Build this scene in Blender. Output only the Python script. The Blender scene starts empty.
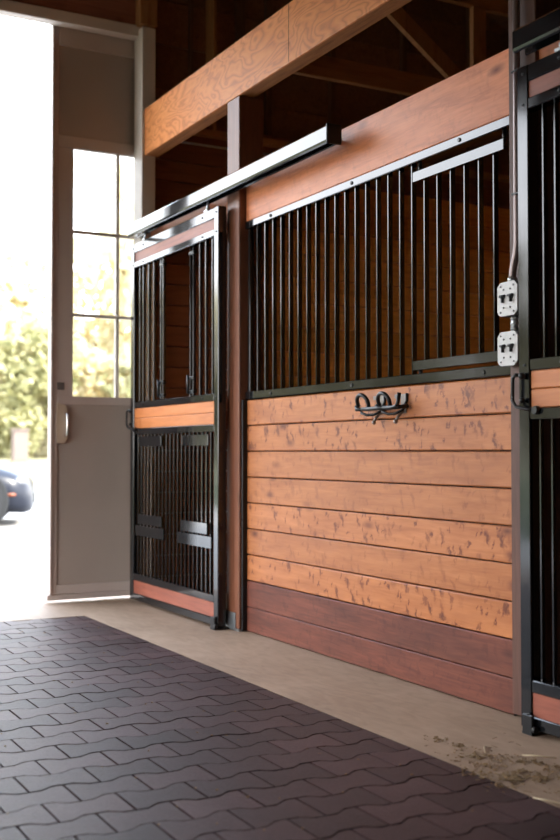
import bpy, bmesh, math, random
from mathutils import Vector, Matrix
random.seed(7)
COL = bpy.context.scene.collection
SC = bpy.context.scene

# ---------------------------------------------------------------- helpers
class MB:
    """collects shapes in world coordinates, then links them as ONE mesh object"""
    def __init__(s): s.bm = bmesh.new(); s.smooth = False
    def box(s, x0, x1, y0, y1, z0, z1, bev=0.0, rot=None, piv=None):
        c = Vector(((x0+x1)/2, (y0+y1)/2, (z0+z1)/2))
        M = Matrix.Translation(c) @ Matrix.Diagonal((x1-x0, y1-y0, z1-z0, 1))
        if rot is not None:
            p = Vector(piv) if piv else c
            M = Matrix.Translation(p) @ rot.to_4x4() @ Matrix.Translation(-p) @ M
        r = bmesh.ops.create_cube(s.bm, size=1, matrix=M)
        if bev > 0:
            es = {e for v in r['verts'] for e in v.link_edges}
            bmesh.ops.bevel(s.bm, geom=list(es), offset=bev, segments=1, affect='EDGES')
        return s
    def cyl(s, a, b, r, r2=None, seg=14, cap=True):
        a = Vector(a); b = Vector(b); d = b-a
        M = Matrix.Translation((a+b)/2) @ d.to_track_quat('Z', 'Y').to_matrix().to_4x4()
        q = bmesh.ops.create_cone(s.bm, cap_ends=cap, segments=seg, radius1=r, radius2=r if r2 is None else r2, depth=d.length, matrix=M)
        for v in q['verts']:
            for f in v.link_faces:
                if len(f.verts) == 4: f.smooth = True
        return s
    def tube(s, pts, r, seg=10):
        pts = [Vector(p) for p in pts]; rings = []
        prev = None
        for i, p in enumerate(pts):
            t = (pts[min(i+1, len(pts)-1)]-pts[max(i-1, 0)]).normalized()
            if prev is None:
                n = t.orthogonal().normalized()
            else:
                n = (prev - t*prev.dot(t)).normalized()
            prev = n; b = t.cross(n)
            rings.append([s.bm.verts.new(p + (n*math.cos(k*2*math.pi/seg)+b*math.sin(k*2*math.pi/seg))*r) for k in range(seg)])
        for i in range(len(rings)-1):
            for k in range(seg):
                f = s.bm.faces.new((rings[i][k], rings[i][(k+1) % seg], rings[i+1][(k+1) % seg], rings[i+1][k])); f.smooth = True
        s.bm.faces.new(rings[0][::-1]); s.bm.faces.new(rings[-1])
        return s
    def ball(s, c, r, sub=2, sc=(1, 1, 1)):
        q = bmesh.ops.create_icosphere(s.bm, subdivisions=sub, radius=r, matrix=Matrix.Translation(c) @ Matrix.Diagonal((*sc, 1)))
        for v in q['verts']:
            for f in v.link_faces: f.smooth = True
        return s
    def prism(s, prof, a, b, axis='Y'):
        """profile of (u,v) swept from a to b along an axis: Y -> (x,z), X -> (y,z), Z -> (x,y)"""
        def P(u, v, t):
            return {'Y': (u, t, v), 'X': (t, u, v), 'Z': (u, v, t)}[axis]
        A = [s.bm.verts.new(P(u, v, a)) for u, v in prof]; B = [s.bm.verts.new(P(u, v, b)) for u, v in prof]
        n = len(prof)
        for k in range(n): s.bm.faces.new((A[k], A[(k+1) % n], B[(k+1) % n], B[k]))
        s.bm.faces.new(A[::-1]); s.bm.faces.new(B)
        return s
    def poly(s, pts): s.bm.faces.new([s.bm.verts.new(p) for p in pts]); return s
    def build(s, name, mat, parent=None, loc=None):
        if parent is not None:
            o0 = Vector(wloc(parent))
        else:
            o0 = Vector(loc) if loc is not None else Vector((0, 0, 0))
        for v in s.bm.verts: v.co -= o0
        bmesh.ops.recalc_face_normals(s.bm, faces=s.bm.faces)
        me = bpy.data.meshes.new(name); s.bm.to_mesh(me); s.bm.free()
        me.materials.append(mat)
        o = bpy.data.objects.new(name, me); COL.objects.link(o)
        if parent is not None: o.parent = parent
        else: o.location = o0
        return o

def wloc(o):
    v = Vector(o.location)
    while o.parent: o = o.parent; v += Vector(o.location)
    return v

def thing(name, label, cat, loc, group=None):
    o = bpy.data.objects.new(name, None); COL.objects.link(o); o.location = loc; o.empty_display_size = .1
    o['label'] = label; o['category'] = cat
    if group: o['group'] = group
    return o
def tag(o, label, cat, group=None, kind=None):
    o['label'] = label; o['category'] = cat
    if group: o['group'] = group
    if kind: o['kind'] = kind
    return o
def struct(o, label=None):
    o['kind'] = 'structure'
    if label: o['label'] = label
    return o
def dup(root, loc, label=None):
    r = root.copy(); COL.objects.link(r); r.location = loc
    if label: r['label'] = label
    for ch in list(root.children):
        c = ch.copy(); COL.objects.link(c); c.parent = r
        for g in list(ch.children):
            d = g.copy(); COL.objects.link(d); d.parent = c
    return r

# ---------------------------------------------------------------- materials
def newmat(name):
    m = bpy.data.materials.new(name); m.use_nodes = True
    nt = m.node_tree; return m, nt, nt.nodes['Principled BSDF']
def lnk(nt, a, b): nt.links.new(a, b)
def ramp(nt, fac, stops, interp='LINEAR'):
    r = nt.nodes.new('ShaderNodeValToRGB'); r.color_ramp.interpolation = interp
    e = r.color_ramp.elements
    while len(e) < len(stops): e.new(.5)
    for i, (p, c) in enumerate(stops):
        e[i].position = p; e[i].color = (*c, 1) if len(c) == 3 else c
    lnk(nt, fac, r.inputs[0]); return r
def mix(nt, fac, a, b, mode='MIX'):
    n = nt.nodes.new('ShaderNodeMix'); n.data_type = 'RGBA'; n.blend_type = mode
    for sock, v in ((n.inputs[0], fac), (n.inputs[6], a), (n.inputs[7], b)):
        if isinstance(v, (int, float)): sock.default_value = v
        elif isinstance(v, tuple): sock.default_value = (*v, 1)
        else: lnk(nt, v, sock)
    return n.outputs[2]
def noise(nt, vec, scale, detail=4, dist=0.0, rough=.5):
    n = nt.nodes.new('ShaderNodeTexNoise'); n.inputs['Scale'].default_value = scale
    n.inputs['Detail'].default_value = detail; n.inputs['Distortion'].default_value = dist; n.inputs['Roughness'].default_value = rough
    lnk(nt, vec, n.inputs['Vector']); return n.outputs['Fac']
def vscale(nt, vec, s, off=None):
    n = nt.nodes.new('ShaderNodeVectorMath'); n.operation = 'MULTIPLY'; lnk(nt, vec, n.inputs[0]); n.inputs[1].default_value = s
    return n.outputs[0]
def coords(nt, island=True):
    tc = nt.nodes.new('ShaderNodeTexCoord'); v = tc.outputs['Object']; rnd = None
    if island:
        g = nt.nodes.new('ShaderNodeNewGeometry'); rnd = g.outputs['Random Per Island']
        m = nt.nodes.new('ShaderNodeMath'); m.operation = 'MULTIPLY'; m.inputs[1].default_value = 37.3; lnk(nt, rnd, m.inputs[0])
        a = nt.nodes.new('ShaderNodeVectorMath'); a.operation = 'ADD'; lnk(nt, v, a.inputs[0]); lnk(nt, m.outputs[0], a.inputs[1]); v = a.outputs[0]
    return v, rnd
def bump(nt, bsdf, h, strength, dist=.01):
    b = nt.nodes.new('ShaderNodeBump'); b.inputs['Strength'].default_value = strength; b.inputs['Distance'].default_value = dist
    lnk(nt, h, b.inputs['Height']); lnk(nt, b.outputs[0], bsdf.inputs['Normal'])

def wood(name, light, mid, dark, axis='Y', rough=.45, smudge=0.0, swirl=False, var=.25, knots=0.0, spec=.5, sm=(0.0, 0.0)):
    m, nt, b = newmat(name)
    v, rnd = coords(nt)
    st = {'X': (.09, 1, 1), 'Y': (1, .09, 1), 'Z': (1, 1, .09)}[axis]
    g = vscale(nt, v, tuple(x*22 for x in st))
    if swirl:
        v2 = vscale(nt, v, {'Y': (2, 1.5, 4.2), 'X': (1.5, 2, 4.2), 'Z': (2, 4.2, 1.5)}[axis])
        w = nt.nodes.new('ShaderNodeTexNoise'); w.inputs['Scale'].default_value = 1.6; w.inputs['Detail'].default_value = 2.5; w.inputs['Distortion'].default_value = .5
        lnk(nt, v2, w.inputs['Vector'])
        mm = nt.nodes.new('ShaderNodeMath'); mm.operation = 'MULTIPLY'; mm.inputs[1].default_value = 13; lnk(nt, w.outputs['Fac'], mm.inputs[0])
        fr = nt.nodes.new('ShaderNodeMath'); fr.operation = 'PINGPONG'; fr.inputs[1].default_value = .5; lnk(nt, mm.outputs[0], fr.inputs[0])
        col = ramp(nt, fr.outputs[0], [(0.0, dark), (.2, mid), (.5, light), (1, light)]).outputs[0]
        fine = noise(nt, g, 3, 5, .4)
        col = mix(nt, .25, col, ramp(nt, fine, [(.3, mid), (.7, light)]).outputs[0])
    else:
        n1 = noise(nt, g, 1, 6, 1.2, .6)
        col = ramp(nt, n1, [(.25, dark), (.45, mid), (.72, light)]).outputs[0]
        fine = noise(nt, g, 5, 3, .2)
        col = mix(nt, .25, col, ramp(nt, fine, [(.3, dark), (.7, light)]).outputs[0])
    if smudge > 0:
        # saw and finish marks: short dark flecks crossing the grain, each in its own cell
        f = None
        wob = nt.nodes.new('ShaderNodeTexNoise'); wob.inputs['Scale'].default_value = 30; wob.inputs['Detail'].default_value = 5; wob.inputs['Roughness'].default_value = .65; lnk(nt, v, wob.inputs['Vector'])
        wv = vscale(nt, wob.outputs['Color'], (.075, .075, .075))
        va = nt.nodes.new('ShaderNodeVectorMath'); va.operation = 'ADD'; lnk(nt, v, va.inputs[0]); lnk(nt, wv, va.inputs[1])
        for (sy, sz, thr, rad, rot) in ((24, 9, .60, .36, .35), (40, 17, .58, .36, -.35), (15, 6, .70, .30, .45), (9, 9, .80, .22, 0)):
            sh = nt.nodes.new('ShaderNodeMapping'); sh.inputs['Rotation'].default_value = (rot, 0, 0) if axis == 'Y' else (0, rot, 0)
            lnk(nt, va.outputs[0], sh.inputs[0])
            vo = nt.nodes.new('ShaderNodeTexVoronoi'); vo.inputs['Scale'].default_value = 1
            sp = nt.nodes.new('ShaderNodeSeparateXYZ'); lnk(nt, vscale(nt, sh.outputs[0], (6, sy, sz) if axis == 'Y' else (sy, 6, sz)), sp.inputs[0])
            cb = nt.nodes.new('ShaderNodeCombineXYZ'); lnk(nt, sp.outputs['Y' if axis == 'Y' else 'X'], cb.inputs[0]); lnk(nt, sp.outputs['Z'], cb.inputs[1])
            vo.voronoi_dimensions = '2D'; lnk(nt, cb.outputs[0], vo.inputs['Vector'])
            a = ramp(nt, vo.outputs['Distance'], [(.05, (1, 1, 1)), (rad, (0, 0, 0))], 'EASE').outputs[0]
            g2 = ramp(nt, vo.outputs['Color'], [(thr, (0, 0, 0)), (thr+.12, (smudge,)*3)]).outputs[0]
            q = mix(nt, 1.0, a, g2, 'MULTIPLY')
            f = q if f is None else mix(nt, 1.0, f, q, 'LIGHTEN')
        clr = ramp(nt, rnd, [(0, (.35,)*3), (.22, (.4,)*3), (.34, (1,)*3), (1, (1,)*3)]).outputs[0]   # some planks are clearer than others
        f = mix(nt, 1.0, f, clr, 'MULTIPLY')
        blot = noise(nt, vscale(nt, v, (3, 2.2, 9)), 1, 4, .6)
        col = mix(nt, ramp(nt, blot, [(.45, (0, 0, 0)), (.72, (.55,)*3)]).outputs[0], col, dark)
        col = mix(nt, f, col, (dark[0]*.5, dark[1]*.38, dark[2]*.32))
    if knots > 0:
        vo = nt.nodes.new('ShaderNodeTexVoronoi'); vo.inputs['Scale'].default_value = 1; vo.feature = 'F1'
        kk = {'Y': (5, 3.4, 8), 'X': (3.4, 5, 8), 'Z': (8, 8, 3.4)}[axis]
        lnk(nt, vscale(nt, v, kk), vo.inputs['Vector'])
        f = ramp(nt, vo.outputs['Distance'], [(0.03, (knots,)*3), (.13, (knots*.35,)*3), (.2, (0, 0, 0))]).outputs[0]
        col = mix(nt, f, col, (dark[0]*.42, dark[1]*.28, dark[2]*.25))
    hv = nt.nodes.new('ShaderNodeHueSaturation'); lnk(nt, col, hv.inputs['Color'])
    mr = nt.nodes.new('ShaderNodeMapRange'); lnk(nt, rnd, mr.inputs[0]); mr.inputs[3].default_value = 1-var; mr.inputs[4].default_value = 1+var*.6
    lnk(nt, mr.outputs[0], hv.inputs['Value'])
    lnk(nt, hv.outputs[0], b.inputs['Base Color'])
    b.inputs['Roughness'].default_value = rough; b.inputs['Specular IOR Level'].default_value = spec
    bump(nt, b, fine, .12, .004)
    return m

def metal_paint(name, c, rough=.14, spec=.6):
    m, nt, b = newmat(name); v, _ = coords(nt, False)
    n = noise(nt, v, 9, 3)
    b.inputs['Base Color'].default_value = (*c, 1)
    r = ramp(nt, n, [(.3, (rough*.7,)*3), (.75, (rough*1.5,)*3)]); lnk(nt, r.outputs[0], b.inputs['Roughness'])
    b.inputs['Specular IOR Level'].default_value = spec
    bump(nt, b, noise(nt, v, 7, 2), .02, .004)
    return m
def plain(name, c, rough=.6, metallic=0, spec=.5, nz=.0, ns=8, bs=0):
    m, nt, b = newmat(name)
    b.inputs['Roughness'].default_value = rough; b.inputs['Metallic'].default_value = metallic; b.inputs['Specular IOR Level'].default_value = spec
    if nz:
        v, _ = coords(nt, False); n = noise(nt, v, ns, 6)
        r = ramp(nt, n, [(.3, tuple(x*(1-nz) for x in c)), (.7, tuple(min(1, x*(1+nz)) for x in c))]); lnk(nt, r.outputs[0], b.inputs['Base Color'])
        if bs: bump(nt, b, n, bs, .01)
    else: b.inputs['Base Color'].default_value = (*c, 1)
    return m

PINE = wood('pine_plank', (.46, .168, .055), (.375, .125, .036), (.25, .072, .02), 'Y', .42, smudge=1.0, var=.12, knots=1.0, spec=.32, sm=(.785, .875))
PINE_CLEAR = wood('pine_plank_door', (.56, .20, .065), (.47, .155, .045), (.34, .10, .03), 'Y', .4, var=.12, knots=.5, spec=.35)
KICK = wood('dark_board', (.185, .055, .03), (.125, .034, .019), (.055, .017, .011), 'Y', .5, smudge=.28, var=.12, knots=1.0, spec=.25)
CEDAR = wood('header_wood', (.76, .285, .13), (.66, .22, .09), (.38, .11, .045), 'Y', .42, smudge=.15, var=.08, knots=.95, spec=.25, sm=(.7, .95))
STRIP = wood('door_strip_wood', (.30, .088, .05), (.22, .062, .036), (.13, .036, .022), 'Y', .45, var=.1, spec=.35)
LVL = wood('laminated_face', (.74, .295, .10), (.64, .225, .07), (.42, .13, .038), 'Y', .5, swirl=True, var=.03, knots=.3, spec=.25)
PLY_EDGE = wood('laminated_edge', (.46, .19, .06), (.32, .12, .035), (.13, .045, .014), 'Y', .6, var=.1, spec=.25)
POST = wood('post_wood', (.22, .082, .04), (.165, .057, .028), (.09, .03, .015), 'Z', .42, var=.05, knots=.4, spec=.4)
SIDING = wood('siding_wood_end', (.22, .072, .03), (.165, .05, .021), (.10, .029, .012), 'X', .5, var=.22, knots=.6)
PART = wood('partition_wood', (.80, .34, .075), (.66, .26, .05), (.42, .15, .03), 'X', .5, var=.2, knots=.6, spec=.25)
FRAME = wood('framing_lumber', (.42, .20, .075), (.33, .145, .05), (.20, .08, .025), 'X', .65, var=.15, knots=.6)
FRAMEZ = wood('stud_lumber', (.42, .20, .075), (.33, .145, .05), (.20, .08, .025), 'Z', .65, var=.2, knots=.4)
STUD_SHADE = wood('shaded_stud', (.15, .065, .028), (.11, .045, .02), (.06, .02, .01), 'Z', .8, var=.3)  # stud lumber with the gable's shade put into the colour
DECK = wood('roof_deck', (.25, .115, .05), (.18, .075, .034), (.09, .036, .016), 'Y', .8, var=.3)
BLACK = metal_paint('black_enamel', (.006, .0065, .0075), .10, .52)
BLACKM = metal_paint('black_satin', (.008, .008, .0085), .35, .35)
GALV = plain('galvanized', (.45, .47, .48), .35, .9, nz=.12, ns=30)
PLATE = plain('cast_grey_cover', (.42, .41, .40), .5, .2, nz=.1, ns=60)
WHITEP = plain('white_trim_paint', (.62, .55, .49), .5, nz=.04, ns=3)
GREYP = plain('barn_door_paint', (.36, .30, .26), .5, nz=.05, ns=2.5)
GREYF = plain('barn_door_frame_paint', (.47, .39, .345), .45, nz=.04, ns=3)
STRAW = plain('straw', (.17, .10, .038), .8, nz=.3, ns=40)
DARK = plain('dark_gap', (.02, .012, .008), .9)

def concrete():
    m, nt, b = newmat('concrete'); v, _ = coords(nt, False)
    n1 = noise(nt, v, 1.6, 8, .6, .62); n2 = noise(nt, vscale(nt, v, (3, 1, 1)), 9, 6, .8)
    c = ramp(nt, n1, [(.28, (.20, .122, .072)), (.5, (.26, .168, .105)), (.74, (.36, .245, .162))]).outputs[0]
    c = mix(nt, .3, c, ramp(nt, n2, [(.3, (.15, .096, .056)), (.65, (.34, .245, .17))]).outputs[0])
    lnk(nt, c, b.inputs['Base Color']); b.inputs['Roughness'].default_value = .62
    bump(nt, b, noise(nt, v, 60, 5), .12, .003); return m
CONC = concrete()
def rubber():
    m, nt, b = newmat('rubber_paver'); v, rnd = coords(nt)
    n = noise(nt, v, 7, 6, .3); n2 = noise(nt, v, 160, 3)
    c = ramp(nt, n, [(.3, (.034, .0165, .016)), (.7, (.056, .029, .029))]).outputs[0]
    c = mix(nt, .5, c, ramp(nt, n2, [(.3, (.020, .010, .0098)), (.75, (.070, .040, .040))]).outputs[0])
    hv = nt.nodes.new('ShaderNodeHueSaturation'); lnk(nt, c, hv.inputs['Color'])
    mr = nt.nodes.new('ShaderNodeMapRange'); lnk(nt, rnd, mr.inputs[0]); mr.inputs[3].default_value = .66; mr.inputs[4].default_value = 1.4
    lnk(nt, mr.outputs[0], hv.inputs['Value']); lnk(nt, hv.outputs[0], b.inputs['Base Color'])
    b.inputs['Roughness'].default_value = .5; b.inputs['Specular IOR Level'].default_value = .13
    bump(nt, b, n2, .5, .003); return m
RUBBER = rubber()
def ground(name, a, bb, s):
    m, nt, b = newmat(name); v, _ = coords(nt, False)
    n = noise(nt, v, s, 8, 0, .7); n0 = noise(nt, v, .35, 3)
    c = ramp(nt, n, [(.3, a), (.7, bb)]).outputs[0]
    c = mix(nt, .35, c, ramp(nt, n0, [(.35, a), (.65, bb)]).outputs[0])
    lnk(nt, c, b.inputs['Base Color']); b.inputs['Roughness'].default_value = .95; bump(nt, b, n, .6, .02); return m
GRAVEL = ground('gravel', (.16, .15, .14), (.34, .325, .30), 22)
DRIVE = ground('drive_concrete', (.46, .42, .38), (.56, .52, .47), 5)
GRASS = ground('dry_grass', (.12, .11, .05), (.20, .18, .10), 3)
def leafmat(name, a, bb):
    m, nt, b = newmat(name); _, rnd = coords(nt)
    c = ramp(nt, rnd, [(0, a), (1, bb)]).outputs[0]
    lnk(nt, c, b.inputs['Base Color']); b.inputs['Roughness'].default_value = .7
    t = nt.nodes.new('ShaderNodeBsdfTranslucent'); lnk(nt, c, t.inputs[0])
    mx = nt.nodes.new('ShaderNodeMixShader'); mx.inputs[0].default_value = .5
    lnk(nt, b.outputs[0], mx.inputs[1]); lnk(nt, t.outputs[0], mx.inputs[2]); lnk(nt, mx.outputs[0], nt.nodes['Material Output'].inputs[0]); return m
LEAFA = leafmat('leaf_yellow', (.52, .45, .25), (.76, .70, .48))
LEAFB = leafmat('leaf_green', (.27, .27, .12), (.50, .47, .27))
LEAFC = leafmat('leaf_gold', (.54, .43, .22), (.80, .69, .46))
BARK = plain('bark', (.22, .17, .12), .9, nz=.3, ns=6)
def glass():
    m, nt, b = newmat('window_glass')
    nt.nodes.remove(b)
    t = nt.nodes.new('ShaderNodeBsdfTransparent'); t.inputs[0].default_value = (.97, .98, .98, 1)
    g = nt.nodes.new('ShaderNodeBsdfGlossy'); g.inputs['Roughness'].default_value = .02
    fr = nt.nodes.new('ShaderNodeFresnel'); fr.inputs[0].default_value = 1.45
    mx = nt.nodes.new('ShaderNodeMixShader'); lnk(nt, fr.outputs[0], mx.inputs[0]); lnk(nt, t.outputs[0], mx.inputs[1]); lnk(nt, g.outputs[0], mx.inputs[2])
    lnk(nt, mx.outputs[0], nt.nodes['Material Output'].inputs[0]); return m
GLASS = glass()

# ---------------------------------------------------------------- the setting
XW = 2.528        # stall front plane
# floor: concrete slab around the recessed rubber pavers
m = MB()
m.box(1.985, 6.4, -3.0, 6.6, -.12, 0)
m.box(-2.7, 1.985, 5.9, 6.6, -.12, 0)
m.box(-2.7, -1.5, -3.0, 5.9, -.12, 0)
m.box(-1.5, 1.985, -3.0, 5.9, -.12, -.03)
struct(m.build('floor', CONC), 'tan concrete floor slab of the barn aisle')

# rubber pavers, one surface of interlocking dog-bone pieces
m = MB(); bm = m.bm
PY, PX, A, G = .1345, .2, .0125, .0034
def trap(t):
    t = t % 1.0
    q = abs(t-.5)*4-1        # +1 at 0, -1 at .5
    return max(-1, min(1, q*2.8))
rows = range(-10, 25)
for n in rows:
    y0 = 2.66+PY*n; y1 = y0+PY
    if y0 > 5.9-.02: continue
    off = .83 if n % 2 == 0 else .93
    k0 = int((-1.5-off)/PX)-1
    x = off+k0*PX
    while x < 1.985:
        a, b = max(x, -1.5), min(x+PX, 1.985)
        if b-a > .02:
            N = 12
            xs = [a+G+(b-a-2*G)*i/N for i in range(N+1)]
            lo = [(u, y0-A*trap((u-off)/PX)+G) for u in xs]
            hi = [(u, min(y1+A*trap((u-off)/PX)-G, 5.898)) for u in xs]
            ring = lo+hi[::-1]
            cx = (a+b)/2; cy = (y0+y1)/2
            c = .0
            dz = random.uniform(-.0008, .0008)
            top = [bm.verts.new((u+(c if u < cx-.4*(b-a) else -c if u > cx+.4*(b-a) else 0), v+(c if v < cy else -c), dz)) for u, v in ring]
            mid = [bm.verts.new((u, v, -.004)) for u, v in ring]
            bot = [bm.verts.new((u, v, -.03)) for u, v in ring]
            bm.faces.new(top)
            L = len(ring)
            for i in range(L):
                j = (i+1) % L
                bm.faces.new((mid[i], mid[j], top[j], top[i])); bm.faces.new((bot[i], bot[j], mid[j], mid[i]))
        x += PX
o = m.build('rubber_paver_mat', RUBBER)
tag(o, 'dark brown interlocking rubber paver surface laid in the barn aisle', 'rubber mat')

# ground outside
m = MB()
m.box(-2.7, 2.235, 6.6, 30, -.10, -.004)
struct(m.build('driveway', DRIVE), 'pale concrete drive leading out of the barn')
m = MB(); bm = m.bm
def gz(y): return -.02 if y < 20 else -.02+(y-20)*.0185
xs = [-90, -30, -2.7, 2.235, 6.6, 30, 110]; ys = [-40, -20, -3.0, 6.6, 14, 20, 27]
V = {(x, y): bm.verts.new((x, y, gz(y))) for x in xs for y in ys}
for i in range(len(xs)-1):
    for j in range(len(ys)-1):
        if (ys[j] >= -3.0 and ys[j] < 6 and xs[i] >= -2.7 and xs[i] < 6) or xs[i] < -2.8: continue
        bm.faces.new((V[xs[i], ys[j]], V[xs[i+1], ys[j]], V[xs[i+1], ys[j+1]], V[xs[i], ys[j+1]]))
struct(m.build('gravel_yard', GRAVEL), 'sunlit pale gravel yard outside the barn')
m = MB(); bm = m.bm
xs = [-90, -30, -2.7]; ys = [-40, -3, 6.6, 20, 27]
V = {(x, y): bm.verts.new((x, y, gz(y))) for x in xs for y in ys}
for i in range(len(xs)-1):
    for j in range(len(ys)-1): bm.faces.new((V[xs[i], ys[j]], V[xs[i+1], ys[j]], V[xs[i+1], ys[j+1]], V[xs[i], ys[j+1]]))
struct(m.build('added_lawn', ground('green_grass', (.035, .045, .015), (.08, .09, .035), 9)), 'unseen green grass left of the drive, added to darken reflections')  # unseen ground made dark grass so the black metal reflects darker
m = MB(); bm = m.bm
xs = [-120, -40, 0, 40, 140]; ys = [27, 45, 60, 90]
V = {(x, y): bm.verts.new((x, y, gz(y)+.005)) for x in xs for y in ys}
for i in range(len(xs)-1):
    for j in range(len(ys)-1):
        bm.faces.new((V[xs[i], ys[j]], V[xs[i+1], ys[j]], V[xs[i+1], ys[j+1]], V[xs[i], ys[j+1]]))
struct(m.build('dry_lawn', GRASS), 'sunlit dry grass in front of the trees')

# gable end wall (with the door opening)
YE = 6.40
XO = -1.55        # left side of the opening
ZO = 3.545
m = MB()
z = 0
while z < 2.93:        # horizontal boards closing the stall end
    m.box(2.565, 6.3, YE, YE+.04, z+.003, z+.128, .003); z += .131
endw = struct(m.build('wall_end', SIDING), 'reddish brown boarded gable end wall')
m = MB(); z = 2.94
while z < 6.2:
    m.box(2.565, 6.3, YE+.06, YE+.09, z, z+.28, .002)
    z += .285
m.build('upper_sheathing', DECK, endw)
m = MB(); z = 3.57
while z < 6.3:
    m.box(-2.6, 2.565, YE, YE+.04, z, z+.245, .004); z += .25
m.box(-2.6, XO, YE, YE+.04, 0, ZO)
m.build('header_boards', wood('header_boards_wood', (.30, .12, .075), (.23, .085, .05), (.13, .045, .028), 'X', .55, var=.15, knots=.9), endw)
m = MB(); m.box(2.565, 6.3, YE+.09, YE+.12, 0, 6.2); m.box(-2.6, 2.565, YE+.04, YE+.07, 3.57, 6.2)
m.build('backing', DARK, endw)
m = MB(); m.box(2.46, 2.575, 6.315, YE, 3.555, 6.2, .004)
m.build('corner_stud', FRAMEZ, endw)
for X, w in ((2.846, .022), (2.972, .022), (3.18, .06), (3.40, .04), (3.9, .04), (4.5, .04), (5.1, .04), (5.7, .04)):
    m = MB(); m.box(X, X+w, 6.34 if X > 2.9 and X < 3 else 6.42, YE+.06, 2.945, 6.0, .002); m.build('stud', FRAMEZ if 2.9 < X < 3 else STUD_SHADE, endw)  # edge-lit stud gets the lighter lumber, the others its shaded copy
m = MB(); m.box(2.60, 6.2, 6.34, YE, 2.93, 2.97, .003); m.build('plate_board', FRAME, endw)
m = MB(); m.cyl((2.60, 6.385, 2.875), (3.6, 6.385, 2.875), .008); m.build('conduit_run', GALV, endw)
# white trim round the opening
m = MB(); m.box(XO, 2.50, YE-.02, YE+.06, ZO-.05, ZO+.022, .004)
struct(m.build('trim_1', WHITEP), 'white head trim above the big barn door opening')
m = MB(); m.box(2.475, 2.565, 6.315, YE+.05, 0, 3.54, .004)
struct(m.build('trim_2', WHITEP), 'white door jamb beside the stall front')
m = MB(); m.box(XO-.09, XO, 6.315, YE+.05, 0, 3.54, .004)
struct(m.build('trim_3', WHITEP), 'white door jamb far side of the opening')

# left wall, stall back wall, partitions, roof
m = MB(); z = 0
LO = (2.0, 5.6, 2.35)      # assumed opening added to light the aisle: y from, y to, height
while z < 4.55:
    zt = z+.17
    if z < LO[2]:
        m.box(-2.64, -2.6, -3.0, LO[0], z+.003, zt, .003); m.box(-2.64, -2.6, LO[1], 6.4, z+.003, zt, .003)
    else: m.box(-2.64, -2.6, -3.0, 6.4, z+.003, zt, .003)
    z += .175
m.box(-2.68, -2.645, -3.0, 6.5, 2.45, 4.65); m.box(-2.68, -2.645, -3.0, LO[0], 0, 2.45); m.box(-2.68, -2.645, LO[1], 6.5, 0, 2.45)
struct(m.build('wall_left', wood('left_wall_wood', (.62, .36, .18), (.52, .28, .13), (.36, .17, .07), 'Y', .6, var=.15, knots=.6)))
m = MB(); z = 0
while z < 6.1:
    m.box(-2.6, 6.2, -3.0, -2.96, z+.003, z+.17, .003); z += .175
m.box(-2.65, 6.25, -3.04, -3.0, 0, 6.2)
struct(m.build('wall_back', wood('far_wall_wood', (.30, .14, .06), (.24, .10, .04), (.15, .06, .02), 'X', .6, var=.15, knots=.6)))
m = MB(); z = 0
while z < 3.7:
    m.box(6.2, 6.24, -3.0, 6.4, z+.003, z+.17, .003); z += .175
struct(m.build('wall_right', wood('back_wall_wood', (.42, .18, .06), (.34, .13, .04), (.2, .07, .02), 'Y', .6, var=.2, knots=.6)))
def partition(y, name):
    m = MB(); z = 0
    while z < 2.25:
        m.box(2.64, 6.19, y, y+.04, z+.002, z+.129, .003); z += .1306
    struct(m.build(name, PART), None)
partition(5.05, 'wall_partition_far'); partition(2.87, 'wall_partition_near')
# roof: two slopes of dark deck with purlins
m = MB(); bm = m.bm
for (xa, za, xb, zb) in ((6.5, 3.75, .45, 6.0), (-2.9, 4.55, .45, 6.0)):
    n = 28
    for i in range(n):
        t0, t1 = i/n, (i+.985)/n
        p = [(xa+(xb-xa)*t, za+(zb-za)*t) for t in (t0, t1)]
        for (y0, y1) in ((-3.0, 7.0),):
            vs = [bm.verts.new(q) for q in ((p[0][0], y0, p[0][1]), (p[1][0], y0, p[1][1]), (p[1][0], y1, p[1][1]), (p[0][0], y1, p[0][1]),
                                           (p[0][0], y0, p[0][1]+.03), (p[1][0], y0, p[1][1]+.03), (p[1][0], y1, p[1][1]+.03), (p[0][0], y1, p[0][1]+.03))]
            for f in ((0, 1, 2, 3), (4, 5, 6, 7), (0, 1, 5, 4), (2, 3, 7, 6), (1, 2, 6, 5), (0, 3, 7, 4)): bm.faces.new([vs[k] for k in f])
ceil = struct(m.build('ceiling', DECK))
m = MB(); bm = m.bm
for (xa, za, xb, zb) in ((6.5, 3.79, .45, 6.04), (-2.9, 4.59, .45, 6.04)):
    bm.faces.new([bm.verts.new(q) for q in ((xa, -3.0, za), (xb, -3.0, zb), (xb, 7.0, zb), (xa, 7.0, za))])
m.build('roof_sheet', DARK, ceil)
m = MB(); m.box(6.245, 6.28, -3.0, 6.5, 0, 3.9); m.build('outer_sheet', DARK, ceil)
for y in (-1.8, -.6, .6, 1.8, 3.0, 4.2, 5.4):
    m = MB()
    s = (3.75-6.0)/(6.5-.45)
    m.prism([(6.4, 3.78+.0-.2), (.5, 3.78-.2+5.9*2.25/6.05), (.5, 3.78+5.9*2.25/6.05), (6.4, 3.78)], y, y+.04, 'Y')
    m.build('rafter', FRAME, ceil)

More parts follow.
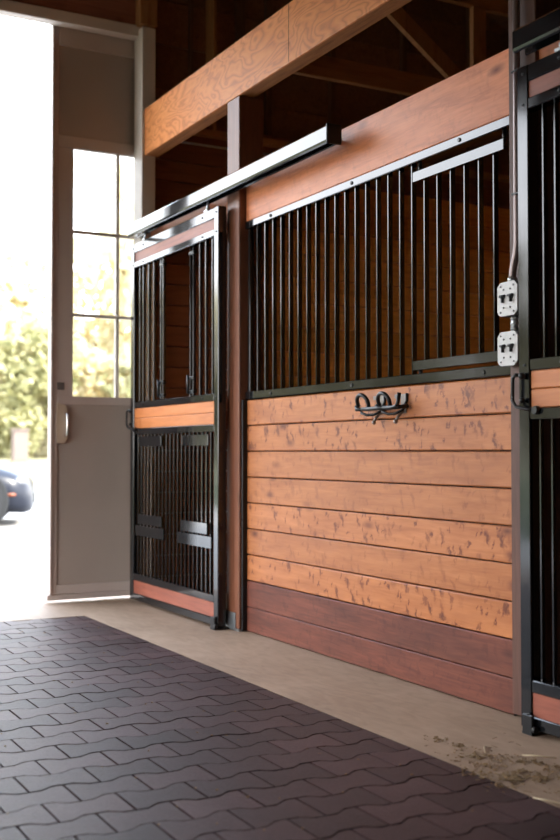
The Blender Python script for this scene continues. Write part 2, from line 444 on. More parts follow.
# ---------------------------------------------------------------- grey barn door with window
YD = 6.47
XR = 3.14
door = bpy.data.objects.new('door_1', None); COL.objects.link(door); door.location = (1.937, YD, .018); struct(door, 'grey barn door with tall paned window, slid half open')
x0 = 1.937
m = MB()
m.box(x0+.03, x0+.062, YD, YD+.045, .05, 3.60, .003); m.box(XR-.05, XR, YD, YD+.045, .05, 3.60, .003)
m.box(x0+.062, XR-.05, YD, YD+.045, .05, .105, .003)
m.box(x0+.062, XR-.05, YD, YD+.045, 1.195, 1.245, .003)
m.box(x0+.062, XR-.05, YD, YD+.045, 2.765, 2.84, .003)
m.box(x0+.062, XR-.05, YD, YD+.045, 3.39, 3.60, .003)
m.box(x0+.062, x0+.158, YD+.004, YD+.04, 1.245, 2.765, .003); m.box(XR-.14, XR-.05, YD+.004, YD+.04, 1.245, 2.765, .003)
m.build('door_frame', GREYF, door)
m = MB(); m.box(x0+.016, x0+.03, YD-.012, YD+.05, .05, 3.60, .003); m.build('edge_channel', GREYF, door)
m = MB(); m.box(x0, XR, YD-.012, YD+.05, .018, .05, .003); m.build('bottom_rail', GREYF, door)
m = MB(); m.box(x0+.062, XR-.05, YD+.010, YD+.035, .105, 1.195); m.build('lower_panel', GREYP, door)
m = MB(); m.box(x0+.062, XR-.05, YD+.010, YD+.035, 2.84, 3.39); m.build('upper_panel', GREYP, door)
m = MB(); m.box(x0+.155, XR-.135, YD+.02, YD+.026, 1.24, 2.77); m.build('window_glass', GLASS, door)
m = MB()
for X in (2.382, 2.67, 2.955): m.box(X-.010, X+.010, YD+.006, YD+.04, 1.24, 2.77, .002)
for z in (1.745, 2.256): m.box(x0+.155, XR-.135, YD+.008, YD+.038, z-.010, z+.010, .002)
m.build('muntin', WHITEP, door)
m = MB(); m.prism([(1.992, .965), (2.035, .955), (2.058, .985), (2.062, 1.15), (2.045, 1.19), (1.992, 1.205)], YD-.012, YD, 'Y'); lp = m.build('latch_plate', plain('tan_latch_metal', (.50, .41, .31), .4, .3), door)
m = MB(); m.tube([(2.045, YD-.014, 1.14), (2.045, YD-.045, 1.135), (2.045, YD-.05, 1.12), (2.045, YD-.05, 1.03), (2.045, YD-.045, 1.01), (2.045, YD-.014, 1.005)], .006, 8)
m.build('pull_handle', plain('bright_steel', (.75, .74, .72), .25, .9), lp)
m = MB(); m.box(1.995, 2.04, YD-.004, YD+.002, 1.283, 1.328, .001); m.build('lock_cover', plain('dark_lock', (.10, .09, .085), .5), door)
m = MB(); m.box(-2.2, XR+.2, YD-.0, YD+.06, 3.61, 3.70); m.build('overhead_track', GALV, door)

# ---------------------------------------------------------------- posts and beam
XP = 2.49
POSTB = wood('post_wood_dark', (.115, .05, .033), (.082, .034, .022), (.045, .018, .012), 'Z', .5, var=.05, knots=.4, spec=.3)
def post(y, label, top, XP=2.49):
    t = thing('timber_post', label, 'post', (XP+.07, y+.07, 0), 'timber posts along the stall fronts')
    m = MB(); m.box(XP, XP+.14, y, y+.14, .012, top, .004); m.build('shaft', POST if XP < 2.5 else POSTB, t)
    m = MB()
    m.box(XP-.004, XP-.001, y+.03, y+.14, .002, .09); m.box(XP-.001, XP+.14, y+.001, y+.139, 0, .011)
    if XP < 2.5: m.build('base_bracket', GALV, t)
    else: m.bm.free()
    return t
post(5.0, 'reddish timber post between the far stall door and the plank panel', 2.734)
post(2.808, 'brown timber post carrying the two grey outlet boxes', 2.734, 2.512)

m = MB(); m.box(XP, XP+.0095, 2.78, 6.31, 2.736, 3.022, .001); m.box(XP, XP+.0095, -2.9, 2.776, 2.736, 3.022, .001)
beam = thing('laminated_beam', 'long honey coloured laminated timber beam running above the stall fronts', 'beam', (XP+.045, 2.0, 2.735))
face = m.build('beam_face', LVL, beam)
m = MB()
for k in range(5): m.box(XP+.010+k*.016, XP+.0255+k*.016, -2.9, 6.31, 2.735, 3.02, .0012)
m.build('lamination', PLY_EDGE, beam)
m = MB(); m.box(XP-.0006, XP, 4.478, 4.482, 2.74, 3.02); m.build('face_seam', DARK, face)

def truss(y, label):
    t = thing('loft_truss', label, 'truss', (4.4, y, 2.93))
    m = MB(); m.box(2.60, 6.18, y-.02, y+.02, 2.93, 3.05, .003); m.build('bottom_chord', FRAME, t)
    m = MB(); m.box(2.60, 6.18, y-.02, y+.02, 3.52, 3.63, .003); m.build('top_chord', FRAME, t)
    m = MB(); m.box(4.045, 4.14, y-.019, y+.019, 3.05, 3.52, .003); m.build('web', FRAMEZ, t)
    for (xa, xb) in ((3.30, 3.98), (4.95, 4.27), (5.0, 5.7)):
        m = MB(); d = Vector((xb-xa, 0, -.47)); L = d.length; n = Vector((d.z, 0, -d.x)).normalized()*.045
        P = [Vector((xa, 0, 3.52))+n, Vector((xb, 0, 3.05))+n, Vector((xb, 0, 3.05))-n, Vector((xa, 0, 3.52))-n]
        m.prism([(p.x, p.z) for p in P], y-.018, y+.018, 'Y'); m.build('diagonal', FRAMEZ, t)
truss(5.07, 'open timber truss in shadow above the stalls')

# header boards over the doorways
m = MB(); m.box(XW, XW+.04, 5.145, 6.31, 2.08, 2.32, .004)
tag(m.build('header_board', CEDAR, loc=(XW+.02, 5.73, 2.08)), 'wooden header board behind the track over the far stall door', 'board')
m = MB(); m.box(XW, XW+.04, .3, 2.815, 2.08, 2.32, .004)
tag(m.build('header_board', CEDAR, loc=(XW+.02, 1.6, 2.08)), 'wooden header board behind the black track at the right edge', 'board')

# ---------------------------------------------------------------- stall front between the posts
sf = thing('stall_front', 'plank stall front with black bar grille between the two posts', 'stall partition', (XW+.02, 3.98, 0))
Y0, Y1 = 2.953, 4.985
for (za, zb) in ((.004, .125), (.128, .257)):
    m = MB(); m.box(XW, XW+.036, Y0, Y1, za, zb, .003); o = m.build('kick_board', KICK, sf); o['label'] = 'dark reddish brown kick board'
m = MB(); h = (1.172-.260)/7
for i in range(7): m.box(XW, XW+.036, Y0, Y1, .260+i*h+.0015, .260+(i+1)*h-.003, .004)
m.build('plank_panel', PINE, sf)
m = MB(); m.box(XW+.02, XW+.045, Y0, Y1, .01, 1.17); m.build('panel_backing', DARK, sf)
# steel channels
def cbox(x0, x1, y0, y1, z0, z1, name, par, mat=BLACK, bev=.003):
    return MB().box(x0, x1, y0, y1, z0, z1, bev).build(name, mat, par)
cbox(XW-.006, XW+.045, Y0-.004, Y1+.012, 1.174, 1.213, 'sill_rail', sf)
cbox(XW-.006, XW+.045, Y0-.004, Y1+.012, 2.046, 2.082, 'top_rail', sf)
cbox(XW-.026, XW+.04, Y1+.0005, Y1+.0135, .003, 1.172, 'edge_channel', sf, BLACKM)
cbox(XW+.012, XW+.04, Y1+.0005, Y1+.0135, 1.2135, 2.045, 'edge_channel', sf, BLACKM)
cbox(XW-.002, XW+.04, Y0-.0025, Y0-.0002, .003, 1.172, 'edge_channel', sf, BLACKM, 0)
m = MB(); m.box(XW, XW+.04, Y0, Y1+.013, 2.084, 2.322, .004); m.build('header_plank', CEDAR, sf)
ybar = 4.972
gate_lo, gate_hi = 2.99, 3.535
gate = None
k = 0
ys = []
while ybar > 3.01:
    ys.append(ybar); ybar -= .0832
XB = XW+.018
for y in ys:
    if gate_lo < y < gate_hi: continue
    MB().box(XB-.011, XB+.011, y-.0037, y+.0037, 1.213, 2.046, .0012).build('grille_bar', BLACK, sf)
# hinged feed opening
gate = MB().box(XB-.022, XB-.014, gate_lo, gate_hi, 1.970, 2.009, .001).build('feed_gate', BLACK, sf)
MB().box(XB-.024, XB+.006, gate_lo, gate_hi, 1.226, 1.264, .002).build('gate_sill', BLACK, gate)
for y in ys:
    if gate_lo < y < gate_hi:
        MB().box(XB-.011, XB+.011, y-.0037, y+.0037, 1.25, 2.0, .0012).build('gate_bar', BLACK, gate)
for y in (3.01, 3.515):
    MB().cyl((XB, y, 1.205), (XB, y, 1.23), .008).build('gate_pin', BLACKM, gate); MB().cyl((XB, y, 2.0), (XB, y, 2.05), .008).build('gate_pin', BLACKM, gate)
for (y, z) in ((3.235, 2.064), (3.98, 2.064), (4.72, 2.064), (3.10, 1.192), (3.98, 1.192), (4.72, 1.192)):
    MB().cyl((XW-.011, y, z), (XW-.005, y, z), .007, .009, 8).build('bolt', BLACKM, sf)

# ---------------------------------------------------------------- sliding stall doors
def make_door(y0, label, plates=True):
    """y0 = near edge; 1.25 long, stands in front of the stall opening"""
    L = 1.25; y1 = y0+L; xf, xb = 2.42, 2.468
    t = thing('stall_door', label, 'stall door', ((xf+xb)/2, y0+L/2, .015))
    W = .052
    cbox(xf, xb, y0, y0+W, .015, 2.178, 'stile', t); cbox(xf, xb, y1-W, y1, .015, 2.178, 'stile', t)
    a, b = y0+W, y1-W
    for (za, zb) in ((2.122, 2.176), (2.03, 2.066), (1.172, 1.21), (1.012, 1.05), (.132, .172), (.015, .055)):
        cbox(xf+.001, xb-.001, a, b, za, zb, 'rail', t)
    o = MB().box(xf+.006, xb-.01, a, b, 2.067, 2.121, .001).build('top_board', STRIP, t)
    m = MB(); m.box(xf+.006, xb-.01, a, b, 1.112, 1.1715, .003); m.box(xf+.006, xb-.01, a, b, 1.0505, 1.1105, .003); m.build('middle_boards', PINE_CLEAR, t)
    MB().box(xf+.006, xb-.01, a, b, .0555, .1315, .001).build('bottom_board', STRIP, t)
    xc = xf+.026
    up = [y0+d for d in (.112, .195, .271, .357, .398, .782, .817, .925, 1.006, 1.092, 1.147)]
    for y in up: MB().box(xc-.009, xc+.009, y-.0037, y+.0037, 1.21, 2.03, .0012).build('grille_bar', BLACK, t)
    # lowered yoke: collars on the pairs of bars
    for (ya, yb) in ((.357, .398), (.782, .817)):
        for z in (1.30, 1.225, 1.985):
            MB().box(xc-.012, xc+.012, y0+ya-.012, y0+yb+.012, z, z+.018, .003).build('yoke_collar', BLACKM, t)
        MB().cyl((xc-.02, y0+(ya+yb)/2+.02, 1.225), (xc-.02, y0+(ya+yb)/2+.02, 1.325), .007).build('yoke_pin', BLACKM, t)
    n = 21
    for i in range(n):
        y = a+(b-a)*(i+.5)/n
        MB().box(xc-.007, xc+.007, y-.004, y+.004, .172, 1.012, .001).build('grille_bar', BLACK, t)
    for (ya, yb, za, zb, xo) in ((.775, 1.12, .94, 1.0, 0), (.134, .474, .94, 1.0, 0), (.765, 1.133, .475, .535, 0), (.144, .492, .475, .535, 0),
                                 (.727, 1.166, .405, .468, .004), (.083, .526, .405, .468, .004)):
        if not plates: continue
        MB().box(xf+.004-xo, xf+.012, y0+ya, y0+yb, za, zb, .0015).build('slide_plate', BLACK, t)
    # latch at the leading (far) edge
    m = MB(); yl = y1
    m.tube([(xf-.002, yl-.02, 1.155), (xf-.02, yl-.01, 1.16), (xf-.022, yl+.004, 1.15), (xf-.022, yl+.006, 1.075), (xf-.022, yl-.012, 1.055), (xf-.018, yl-.06, 1.045), (xf-.002, yl-.085, 1.045)], .0065, 8)
    la = m.build('latch', BLACKM, t)
    m = MB(); m.cyl((xf-.014, yl-.088, 1.042), (xf, yl-.088, 1.042), .013, .015, 14); m.ball((xf-.012, yl-.03, 1.075), .010); m.ball((xf-.012, yl-.03, 1.155), .012)
    m.build('latch_knob', BLACKM, la)
    # hangers up into the track
    for y in (y0+.16, y1-.2):
        m = MB(); m.cyl((xc-.012, y, 2.17), (xc-.012, y, 2.232), .006); m.box(xc-.026, xc, y-.022, y+.022, 2.176, 2.186, .001); m.cyl((xc-.012, y, 2.19), (xc-.012, y, 2.203), .011, seg=6)
        m.build('hanger', GALV, t)
    for y in (y0+.026, y0+.2, y1-.2, y1-.03):
        for z in (2.15, 2.048, 1.19): MB().cyl((xf-.004, y, z), (xf+.002, y, z), .004, .0055, 8).build('bolt', BLACKM, t)
    return t
d1 = make_door(5.10, 'black framed sliding stall door next to the grey barn door, barred with wood strips')
d2 = make_door(5.10-3.553, 'black framed sliding stall door cut off by the right edge of the photo', False)

def track(y0, y1, label):
    t = thing('door_track', label, 'door track', (2.43, (y0+y1)/2, 2.22))
    prof = [(2.410, 2.226), (2.404, 2.231), (2.401, 2.24), (2.401, 2.296), (2.406, 2.303), (2.462, 2.303), (2.47, 2.296), (2.47, 2.232), (2.460, 2.228), (2.455, 2.232),
            (2.455, 2.288), (2.418, 2.288), (2.414, 2.232)]
    MB().prism(prof, y0, y1, 'Y').build('housing', BLACK, t)
    MB().box(2.398, 2.473, y0-.012, y0, 2.222, 2.309, .004).build('end_cap', BLACKM, t)
    for i, y in enumerate([y0+.1+(y1-y0-.3)*k/3 for k in range(4)]):
        MB().box(2.47, XW-.001, y-.02, y+.02, 2.262, 2.272).build('mount', BLACKM, t)
        MB().cyl((2.43, y, 2.303), (2.43, y, 2.309), .008, seg=8).build('bolt', BLACKM, t)
    return t
track(3.99, 6.36, 'glossy track above the far stall door catching bright sky reflections')
track(.35, 2.795, 'black door track at the upper right corner')

def guide(y, label):
    m = MB(); m.box(2.400, 2.412, y-.024, y+.024, .0, .064, .003); m.box(2.400, 2.486, y-.024, y+.024, 0.0, .008, .001); m.cyl((2.406, y, .064), (2.406, y, .067), .006, seg=8)
    m.cyl((2.408, y-.036, .020), (2.408, y-.024, .020), .010)
    return tag(m.build('door_guide', BLACKM, loc=(2.43, y, 0)), label, 'floor guide')
guide(5.125, 'small black floor guide at the foot of the far stall door')
guide(2.745, 'small black floor guide at the foot of the right stall door')

# ---------------------------------------------------------------- bridle rack on the planks
t = thing('bridle_rack', 'black double bridle hook rack screwed to the top plank', 'hook rack', (XW-.03, 3.71, 1.10))
steel = plain('rack_bracket', (.22, .19, .17), .4, .4)
def hook_set(yc):
    m = MB()
    m.box(XW-.004, XW, yc-.045, yc+.035, 1.122, 1.138, .001)
    m.box(XW-.006, XW, yc-.045, yc-.012, 1.062, 1.138, .001)
    m.tube([(XW-.003, yc-.03, 1.072), (XW-.02, yc-.031, 1.060), (XW-.035, yc-.032, 1.045), (XW-.045, yc-.034, 1.03)], .006, 8)
    m.ball((XW-.047, yc-.034, 1.027), .009)
    a = m.build('bracket', steel, t)
    # upper loop: round flat band
    m = MB()
    pts = []
    for k in range(15):
        an = math.radians(-25+k*230/14)
        pts.append((XW-.055-.012*math.sin(an), yc+.035+.040*math.cos(an)*1.0, 1.108+.034*math.sin(an)))
    pts.append((XW-.06, yc+.0, 1.082)); pts.append((XW-.055, yc-.06, 1.083)); pts.append((XW-.01, yc-.065, 1.09))
    m.tube(pts, .0085, 8)
    m.tube([(XW-.06, yc+.078, 1.095), (XW-.065, yc+.065, 1.085), (XW-.06, yc+.02, 1.082)], .008, 8)
    m.build('loop', BLACKM, t)
    m = MB(); m.tube([(XW-.05, yc+.055, 1.078), (XW-.055, yc+.045, 1.068), (XW-.05, yc+.01, 1.058), (XW-.035, yc-.02, 1.060), (XW-.015, yc-.04, 1.075), (XW-.004, yc-.05, 1.11), (XW-.004, yc-.052, 1.14)], .006, 8)
    m.build('lower_hook', BLACKM, t)
hook_set(3.785); hook_set(3.63)
MB().tube([(XW-.06, 3.86, 1.083), (XW-.062, 3.75, 1.083), (XW-.06, 3.60, 1.083), (XW-.058, 3.575, 1.087), (XW-.056, 3.567, 1.10), (XW-.05, 3.565, 1.14)], .0085, 8).build('front_bar', BLACKM, t)

# ---------------------------------------------------------------- electrical
def outlet(zc, label):
    yc = 2.900; h = .050; xf = 2.462
    t = thing('outlet_box', label, 'electrical outlet', (2.487, yc, zc), 'outlet boxes on the post')
    MB().box(xf+.004, 2.511, yc-h, yc+h, zc-.056, zc+.056, .004).build('housing', plain('box_body_%d' % int(zc*100), (.05, .047, .045), .5, .3), t)
    c = .016; w, v = h+.001, .058
    prof = [(yc-w+c, zc-v), (yc+w-c, zc-v), (yc+w-c*.4, zc-v+c*.4), (yc+w, zc-v+c), (yc+w, zc+v-c), (yc+w-c, zc+v), (yc-w+c, zc+v), (yc-w, zc+v-c), (yc-w, zc-v+c)]
    MB().prism(prof, xf-.001, xf+.004, 'X').build('cover_plate', PLATE, t)
    for dy in (-.021, .021):
        m = MB(); y = yc+dy
        m.cyl((xf-.006, y, zc+.006), (xf-.001, y, zc+.006), .009); m.cyl((xf-.005, y-.012, zc+.010), (xf-.005, y+.012, zc+.010), .005, seg=8); m.cyl((xf-.005, y, zc+.006), (xf-.005, y, zc-.012), .005, seg=8)
        m.build('switch_lever', BLACKM, t)
    for dy, dz in ((-.033, -.045), (.033, -.045), (-.033, .044), (.033, .044), (-.016, -.030), (.018, -.030), (-.016, .032), (.018, .032)):
        MB().cyl((xf-.003, yc+dy, zc+dz), (xf-.0008, yc+dy, zc+dz), .0034, seg=8).build('screw', BLACKM, t)
outlet(1.428, 'upper grey metal outlet box on the post')
outlet(1.258, 'lower grey metal outlet box on the post')
t = thing('conduit', 'grey metal conduit running down the post to the upper outlet box', 'conduit', (2.488, 2.87, 1.485))
MB().tube([(2.488, 2.904, 1.483), (2.488, 2.904, 1.51), (2.488, 2.898, 1.54), (2.488, 2.884, 1.58), (2.488, 2.878, 1.62), (2.488, 2.876, 2.1), (2.488, 2.874, 3.6)], .0125, 12).build('pipe', plain('conduit_metal', (.17, .13, .125), .3, .5), t)
for z in (1.78, 2.20):
    m = MB(); m.box(2.474, 2.5115, 2.832, 2.892, z, z+.008, .002); m.build('strap', BLACKM, t)
MB().cyl((2.488, 2.904, 1.487), (2.488, 2.904, 1.502), .017, seg=10).build('connector', GALV, t)
t = thing('conduit_nipple', 'short light conduit link between the two outlet boxes', 'conduit', (2.488, 2.893, 1.317))
MB().cyl((2.488, 2.893, 1.3165), (2.488, 2.893, 1.3705), .0115).build('pipe', GALV, t)
for z in (1.325, 1.343, 1.361): MB().cyl((2.488, 2.893, z-.003), (2.488, 2.893, z+.003), .0145, seg=8).build('ring', PLATE, t)

# ---------------------------------------------------------------- straw bits
m = MB(); bm = m.bm; R = random.Random(3)
def chip(x, y, L, w, z=.002):
    a = R.uniform(0, math.pi); dx, dy = math.cos(a)*L/2, math.sin(a)*L/2; nx, ny = -math.sin(a)*w/2, math.cos(a)*w/2
    h = w*.6
    p = [(x-dx-nx, y-dy-ny), (x+dx-nx, y+dy-ny), (x+dx+nx, y+dy+ny), (x-dx+nx, y-dy+ny)]
    v = [bm.verts.new((q[0], q[1], z)) for q in p]+[bm.verts.new((q[0], q[1], z+h)) for q in p]
    for f in ((3, 2, 1, 0), (4, 5, 6, 7), (0, 1, 5, 4), (1, 2, 6, 5), (2, 3, 7, 6), (3, 0, 4, 7)): bm.faces.new([v[i] for i in f])
clumps = [(R.gauss(2.09, .06), R.gauss(2.47, .11), R.uniform(.006, .03)) for q in range(26)]
for i in range(520):
    q = R.choice(clumps); x = R.gauss(q[0], q[2]); y = R.gauss(q[1], q[2]*1.3)
    chip(x, y, R.uniform(.004, .016), R.uniform(.0015, .005))
for i in range(70):
    x = R.uniform(1.96, 2.35); y = R.uniform(2.0, 2.8); chip(x, y, R.uniform(.006, .03), .0018)
for i in range(90):
    x = R.uniform(.7, 1.97); y = R.uniform(2.1, 5.6); chip(x, y, R.uniform(.004, .010), R.uniform(.002, .005))
tag(m.build('straw_debris', STRAW, loc=(2.09, 2.47, 0)), 'scattered straw crumbs on the concrete and the edge of the rubber pavers', 'straw', kind='stuff')
for (x, y, a, L) in ((1.985, 2.19, 1.95, .085), (2.25, 2.52, 2.3, .10), (2.16, 2.66, .9, .07)):
    d = Vector((math.cos(a), math.sin(a), 0))*L/2
    lab = {1.985: 'pale straw stalk lying across the edge of the rubber pavers', 2.25: 'thin pale straw stalk on the concrete near the right stall door', 2.16: 'short thin straw stalk on the concrete behind the crumbs'}[x]
    m = MB(); c = Vector((x, y, .0045)); m.tube([c-d, c+Vector((0, .003, .001)), c+d], .0024, 6)
    tag(m.build('straw_stalk', plain('straw_pale_%d' % int(x*100), (.40, .31, .19), .7), loc=(x, y, .003)), lab, 'straw')

# ---------------------------------------------------------------- outside: car, utility box, trees
def car():
    H = Vector((.95, -.31, 0)).normalized(); Lf = Vector((-H.y, H.x, 0))
    nose = Vector((4.10, 14.30, 0)); c = nose-H*2.25
    Mx = Matrix(((H.x, Lf.x, 0, c.x), (H.y, Lf.y, 0, c.y), (0, 0, 1, -.02), (0, 0, 0, 1)))
    def W(p): return Mx @ Vector(p)
    t = thing('car', 'dark blue grey car with its nose in the gravel yard outside', 'car', (c.x, c.y, -.02))
    paint = plain('car_paint', (.012, .014, .022), .3, .0, .22); gl = plain('car_glass', (.02, .025, .03), .05)
    tire = plain('tire', (.015, .015, .015), .8); rim = plain('rim', (.5, .5, .5), .3, .8)
    # body loft
    st = [(-2.25, .62, .34, .72), (-2.15, .76, .24, .86), (-1.8, .84, .20, .93), (-1.2, .88, .18, .93), (0, .89, .17, .92), (.8, .89, .17, .90), (1.2, .885, .18, .85),
          (1.7, .86, .18, .77), (2.0, .80, .17, .68), (2.15, .72, .16, .61), (2.23, .58, .18, .54), (2.26, .38, .22, .46)]
    m = MB(); bm = m.bm; rings = []
    for (x, w, zb, zt) in st:
        hh = zt-zb
        half = [(0, zb), (w*.9, zb), (w, zb+hh*.25), (w, zb+hh*.55), (w*.97, zb+hh*.80), (w*.86, zt-.015), (w*.5, zt+.02), (0, zt+.03)]
        ring = [(x, y, z) for y, z in half]+[(x, -y, z) for y, z in half[-2:0:-1]]
        rings.append([bm.verts.new(W(p)) for p in ring])
    n = len(rings[0])
    for i in range(len(rings)-1):
        for k in range(n):
            f = bm.faces.new((rings[i][k], rings[i][(k+1) % n], rings[i+1][(k+1) % n], rings[i+1][k])); f.smooth = True
    bm.faces.new(rings[0]); bm.faces.new(rings[-1][::-1])
    m.build('body', paint, t)
    m = MB(); bm = m.bm; rings = []
    for (x, w, z) in ((-1.9, .70, .93), (-1.2, .62, 1.28), (-.3, .60, 1.36), (.15, .62, 1.32), (1.0, .74, .90)):
        rings.append([bm.verts.new(W(p)) for p in ((x, .80, .88), (x, w, z-.03), (x, w*.6, z), (x, -w*.6, z), (x, -w, z-.03), (x, -.80, .88))])
    for i in range(4):
        for k in range(5):
            f = bm.faces.new((rings[i][k], rings[i][k+1], rings[i+1][k+1], rings[i+1][k])); f.smooth = True
    bm.faces.new(rings[0]); bm.faces.new(rings[-1][::-1])
    m.build('windows', gl, t)
    m = MB()
    pts = [[W((x, y, z)) for y in (-.58, 0, .58)] for x, z in ((-1.15, 1.285), (-.3, 1.375), (.1, 1.335))]
    for i in range(2):
        for k in range(2): m.poly([pts[i][k], pts[i][k+1], pts[i+1][k+1], pts[i+1][k]])
    m.build('roof', paint, t)
    for x in (1.60, -1.35):
        for s in (-1, 1):
            m = MB(); m.cyl(W((x, s*.70, .33)), W((x, s*.905, .33)), .33, seg=28); wl = m.build('wheel', tire, t)
            m = MB(); m.cyl(W((x, s*.90, .33)), W((x, s*.915, .33)), .22, seg=24)
            for q in range(5):
                a = q*2*math.pi/5; m.cyl(W((x, s*.916, .33)), W((x+.2*math.cos(a), s*.916, .33+.2*math.sin(a))), .02, seg=6)
            m.build('rim', rim, wl)
            MB().cyl(W((x, s*.60, .33)), W((x, s*.893, .33)), .38, seg=28).build('wheel_arch', tire, t)
    hl = plain('headlight_lens', (.12, .12, .125), .15); amb = plain('amber_lens', (.16, .035, .004), .4)
    for s in (-1, 1):
        m = MB(); m.ball(W((2.06, s*.62, .545)), 1, 2, (.12, .12, .075)); m.build('headlight', hl, t)
        m = MB(); m.ball(W((1.99, s*.765, .395)), 1, 2, (.085, .06, .03)); m.build('side_marker', amb, t)
        m = MB(); m.box(-.005, .005, -.1, .1, -.05, .05)
        for v in m.bm.verts: v.co = W((2.19+v.co.x*4, s*.45+v.co.y, .29+v.co.z))
        m.build('fog_light', tire, t)
        m = MB(); m.ball(W((.75, s*.98, .95)), 1, 2, (.09, .09, .06)); m.build('side_mirror', paint, t)
    m = MB(); m.box(-.02, .02, -.34, .34, -.06, .06)
    for v in m.bm.verts: v.co = W((2.245+v.co.x, v.co.y, .33+v.co.z))
    m.build('grille', tire, t)
car()
t = thing('utility_box', 'pale boxy cabinet standing in front of the trees outside', 'cabinet', (12.3, 45, gz(45)))
g0 = gz(45)
pinkw = plain('utility_box_paint', (.13, .095, .08), .6)
MB().box(12.0, 12.62, 44.8, 45.2, g0+.08, g0+1.34, .03).build('body', pinkw, t)
MB().box(11.95, 12.67, 44.75, 45.25, g0+1.34, g0+1.42, .02).build('lid', pinkw, t)
MB().box(11.95, 12.67, 44.75, 45.25, g0-.01, g0+.08).build('base', CONC, t)

def crown_mesh(seed, n, sz):
    R = random.Random(seed); bm = bmesh.new()
    blobs = []
    for i in range(16):
        h = R.uniform(.12, .95); rr = (1-abs(h-.45)*1.15)*.36
        a = R.uniform(0, 6.283); blobs.append((math.cos(a)*rr*R.uniform(.3, 1), math.sin(a)*rr*R.uniform(.3, 1), h, R.uniform(.13, .23)))
    for i in range(n):
        b = R.choice(blobs); d = Vector((R.gauss(0, 1), R.gauss(0, 1), R.gauss(0, 1))).normalized()*b[3]*R.uniform(.6, 1.08)
        c = Vector(b[:3])+Vector((d.x, d.y, d.z*.8))
        u = Vector((R.gauss(0, 1), R.gauss(0, 1), R.gauss(0, 1))).normalized(); w = u.orthogonal().normalized()
        s = sz*R.uniform(.6, 1.3); u *= s; w *= s*.6
        bm.faces.new([bm.verts.new(c+q) for q in (-u, w, u, -w)])
    me = bpy.data.meshes.new('crown'); bm.to_mesh(me); bm.free(); return me
crowns = [crown_mesh(11, 3600, .030), crown_mesh(12, 3600, .028), crown_mesh(13, 3600, .032)]
def trunk_mesh():
    m = MB(); m.cyl((0, 0, 0), (0, 0, .75), .022, .007, 8)
    for a in (0.3, 2.2, 4.1, 5.3):
        m.cyl((0, 0, .25+.05*a), (math.cos(a)*.22, math.sin(a)*.22, .45+.06*a), .009, .003, 6)
    me = bpy.data.meshes.new('trunk'); m.bm.to_mesh(me); m.bm.free(); me.materials.append(BARK); return me
TR = trunk_mesh()
leafs = [LEAFA, LEAFB, LEAFC, leafmat('leaf_dark_green', (.15, .14, .07), (.27, .245, .13))]
cm = {}
def tree(x, y, h, w, k, lm, label, rz, name='tree'):
    t = thing(name, label, 'tree', (x, y, gz(y)-.05), 'trees beyond the gravel yard')
    key = (k, lm)
    if key not in cm:
        me = crowns[k].copy(); me.materials.append(leafs[lm]); cm[key] = me
    c = bpy.data.objects.new('crown', cm[key]); COL.objects.link(c); c.parent = t
    b = bpy.data.objects.new('trunk', TR); COL.objects.link(b); b.parent = t
    t.scale = (w, w, h); t.rotation_euler.z = rz
# (x, y, height, width, crown, leaf, label)
TREES = [(14.0, 58, 15.5, 12, 0, 0, 'tall pale yellow tree at the left edge beyond the car'),
         (16.9, 61, 11, 10, 1, 0, 'lower golden tree left of the grey barn door edge'),
         (15.3, 54, 6.6, 8, 2, 1, 'greenish tree above the car, low in front of the tall ones'),
         (20.0, 60, 12.0, 9, 1, 2, 'golden tree seen through the left window panes'),
         (24.0, 60, 17.5, 11, 2, 0, 'tallest tree, seen through the narrow right window panes'),
         (21.5, 53, 8.0, 8, 0, 1, 'low bushy tree at the foot of the window view'),
         (10.5, 60, 12.5, 12, 2, 2, None), (6.0, 62, 13, 12, 1, 0, None), (1, 60, 12, 12, 0, 1, None), (-5, 62, 13, 13, 2, 0, None), (-12, 60, 12, 13, 1, 2, None),
         (-20, 58, 13, 14, 0, 0, None), (-29, 56, 13, 15, 1, 3, None), (29, 60, 16, 13, 0, 2, None), (36, 58, 15, 14, 2, 0, None), (44, 56, 14, 14, 1, 1, None), (-38, 54, 13, 15, 2, 3, None), (-47, 50, 13, 16, 0, 3, None), (-57, 46, 13, 17, 1, 3, None)]  # entries without a label are out of view, added for reflections
for i, (x, y, h, w, k, lm, lab) in enumerate(TREES):
    tree(x, y, h, w, k, lm, lab or 'unseen tree added beyond the yard for the black metal to reflect', i*1.3)
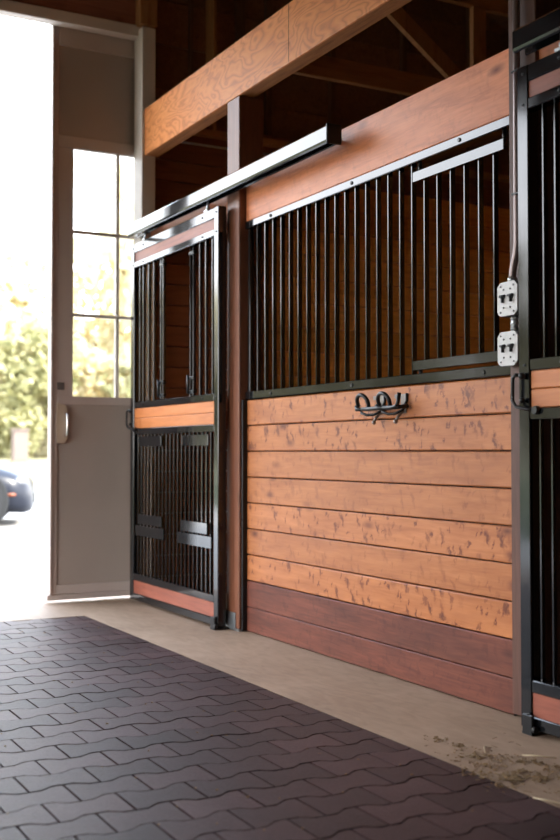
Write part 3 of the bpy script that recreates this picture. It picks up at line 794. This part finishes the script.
# undergrowth closing the foot of the tree row
for i in range(14):  # bushes out of view only serve reflections in the metal
    x = -2+i*2.6; y = 52+((i*37) % 5)
    lab = {5: 'bush at the foot of the trees left of the utility box', 6: 'bush at the foot of the trees behind the utility box', 7: 'green bush at the foot of the trees by the grey door edge', 8: 'bush at the foot of the trees in the left window panes', 9: 'bush at the foot of the trees in the right window panes'}.get(i)
    t = thing('bush', lab or 'unseen bush in the row beyond the yard, there for reflections', 'bush', (x, y, gz(y)-.6), 'bushes at the foot of the trees')
    key = (i % 3, (i*2+1) % 3)
    if key not in cm:
        me = crowns[key[0]].copy(); me.materials.append(leafs[key[1]]); cm[key] = me
    c = bpy.data.objects.new('foliage', cm[key]); COL.objects.link(c); c.parent = t
    t.scale = (5.2, 4, 4.6+(i % 3)*.7); t.rotation_euler.z = i*.9
for i in range(14):  # unseen dark row added to close bright gaps in the rail reflections
    x = -6-i*4.2; y = 48-(i % 3)*1.5
    t = thing('bush', 'unseen dark green bush added left of the drive for reflections', 'bush', (x, y, gz(y)-.6), 'unseen bushes added for reflections')
    key = (i % 3, 3)
    if key not in cm:
        me = crowns[key[0]].copy(); me.materials.append(leafs[3]); cm[key] = me
    c = bpy.data.objects.new('foliage', cm[key]); COL.objects.link(c); c.parent = t
    t.scale = (7.5, 5, 6+(i % 3)*.7); t.rotation_euler.z = i*.9

# ---------------------------------------------------------------- light
w = bpy.data.worlds.new('sky'); SC.world = w; w.use_nodes = True; nt = w.node_tree
bg = nt.nodes['Background']
tc = nt.nodes.new('ShaderNodeTexCoord'); sx = nt.nodes.new('ShaderNodeSeparateXYZ'); lnk(nt, tc.outputs['Generated'], sx.inputs[0])
r = ramp(nt, sx.outputs['Z'], [(0.0, (1.0, .98, .94)), (.12, (.97, .975, 1.0)), (.5, (.76, .86, 1.0)), (1, (.6, .75, 1.0))])
lnk(nt, r.outputs[0], bg.inputs['Color']); bg.inputs['Strength'].default_value = 10
sun = bpy.data.lights.new('sun', 'SUN'); sun.energy = 14; sun.color = (1, .93, .80); sun.angle = math.radians(.6)
so = bpy.data.objects.new('sun', sun); COL.objects.link(so)
so.rotation_euler = Vector((-.55, .55, -.62)).to_track_quat('-Z', 'Y').to_euler(); so.location = (14, -12, 14)

# ---------------------------------------------------------------- camera
cam = bpy.data.cameras.new('camera'); co = bpy.data.objects.new('camera', cam); COL.objects.link(co)
co.location = (0, 0, .907)
co.rotation_euler = (math.radians(90)+math.atan(32/1100), 0, -math.atan(600/1100))
cam.sensor_fit = 'VERTICAL'; cam.sensor_height = 36; cam.lens = 36*1100/840
cam.dof.use_dof = True; cam.dof.focus_distance = 4.3; cam.dof.aperture_fstop = 2.4
cam.clip_end = 500
SC.camera = co
SC.view_settings.view_transform = 'Standard'; SC.view_settings.look = 'None'; SC.view_settings.gamma = 1
SC.view_settings.exposure = 0.15
SC.cycles.use_denoising = True
SC.cycles.max_bounces = 8; SC.cycles.diffuse_bounces = 5; SC.cycles.transparent_max_bounces = 12
SC.cycles.sample_clamp_indirect = 8
